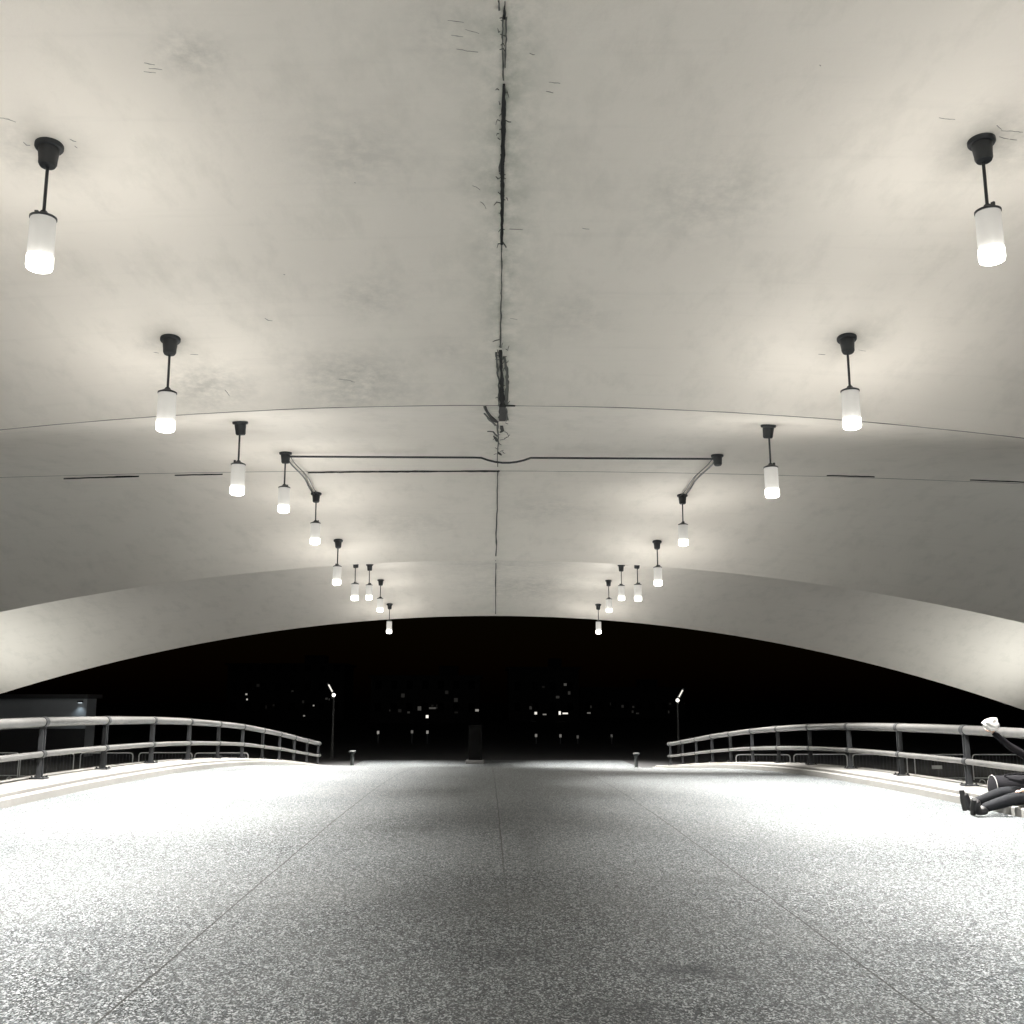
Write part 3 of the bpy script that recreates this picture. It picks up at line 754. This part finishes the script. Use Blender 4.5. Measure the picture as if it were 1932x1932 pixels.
def hand(name, wrist, dirv, palmn, curl, parent):
    """palm with four fingers and a thumb, each its own chain rooted in the palm, joined in one mesh"""
    d = Vector(dirv).normalized(); n = Vector(palmn).normalized(); s = d.cross(n).normalized(); w0 = Vector(wrist)
    grp = bmesh.new()
    def chain(pts, rad):
        me = bpy.data.meshes.new('t'); me.from_pydata(pts, [(i, i + 1) for i in range(len(pts) - 1)], [])
        o = bpy.data.objects.new('t', me); COL.objects.link(o); md = o.modifiers.new('s', 'SKIN')
        for i, sv in enumerate(me.skin_vertices[0].data): sv.radius = rad[i] if isinstance(rad[i], tuple) else (rad[i], rad[i]); sv.use_root = i == 0
        o.modifiers.new('b', 'SUBSURF').render_levels = 1
        dg = bpy.context.evaluated_depsgraph_get(); ev = bpy.data.meshes.new_from_object(o.evaluated_get(dg)); grp.from_mesh(ev)
        bpy.data.objects.remove(o)
    chain([w0 - d * .02, w0 + d * .03, w0 + d * .085], [.026, .036, .036])
    for k, (off, ln) in enumerate(((-.03, .068), (-.01, .078), (.01, .072), (.03, .056))):
        p = w0 + d * .075 + s * off; pts = [p]; dd = d.copy()
        for j in range(3):
            dd = (dd * math.cos(curl) + n * math.sin(curl)).normalized() if j else dd
            pts.append(pts[-1] + dd * ln * (.45, .32, .25)[j])
            c_ = curl
        chain(pts, [.0105, .0095, .0085, .0075])
    p = w0 + d * .025 - s * .03; t1 = (d * .6 - s * .75 + n * .3).normalized()
    chain([p, p + t1 * .035, p + t1 * .035 + (d * .85 - s * .2 + n * .45).normalized() * .03, p + t1 * .035 + (d * .85 - s * .1 + n * .5).normalized() * .052], [.014, .012, .010, .009])
    return build(name, grp, M_skin, parent, smooth='all')
hand('hand', V[13], (-.55, -.1, .8), (-.3, -.9, -.1), .75, person)
hand('hand', V[10], (-.95, .1, -.1), (0, .1, -1), .25, person)
# white cloth gripped in the raised hand
bm = bmesh.new(); bmesh.ops.create_icosphere(bm, subdivisions=4, radius=.1)
for v in bm.verts:
    n_ = noise.noise(v.co * 16) * .035 + noise.noise(v.co * 34) * .02
    v.co = Vector((v.co.x * 1.12, v.co.y * .7, v.co.z * .8)) + v.co.normalized() * n_
cl = at(1871, 1366, PYY + .1)
tag(build('crumpled_cloth', bm, M_cloth, loc=cl, smooth='all'), 'crumpled white cloth held up above the right railing by the seated person', 'cloth')
# dark bag on the coping behind the legs
bx0 = at(1872, 1490, 15.15)
root = empty('duffel_bag', (bx0.x + .33, 15.18, KT + .0)); tag(root, 'black duffel bag with rim light modelled as pale rings on the right coping behind the person', 'bag')
prof = [(-.33, .02), (-.325, .13), (-.30, .165), (-.1, .172), (.1, .172), (.30, .165), (.325, .13), (.33, .02)]
bm = bmesh.new(); segs = 20; rings = []
for x, r_ in prof:
    rings.append([bm.verts.new((x, r_ * .9 * math.cos(2 * math.pi * i / segs), .175 + max(-.17, r_ * math.sin(2 * math.pi * i / segs)))) for i in range(segs)])
for a, b in zip(rings, rings[1:]):
    for i in range(segs): bm.faces.new((a[i], a[(i + 1) % segs], b[(i + 1) % segs], b[i]))
bm.faces.new(rings[0]); bm.faces.new(rings[-1])
build('bag_body', bm, M_black_cloth, root, smooth=True)
for x in (-.305, .305):
    bm = bmesh.new(); tube(bm, [(x, .152 * math.cos(a), .175 + max(-.165, .17 * math.sin(a))) for a in [2 * math.pi * i / 24 for i in range(25)]], (.006), 6); build('rim_light_ring', bm, M_rim_ring, root, smooth=True)  # rim light along the bag ends, built in as pale rings
bm = bmesh.new(); tube(bm, [(-.15, -.06, .34), (-.13, -.1, .36), (0, -.12, .37), (.13, -.1, .36), (.15, -.06, .34)], .012, 8); build('handle', bm, M_black_cloth, root, smooth=True)
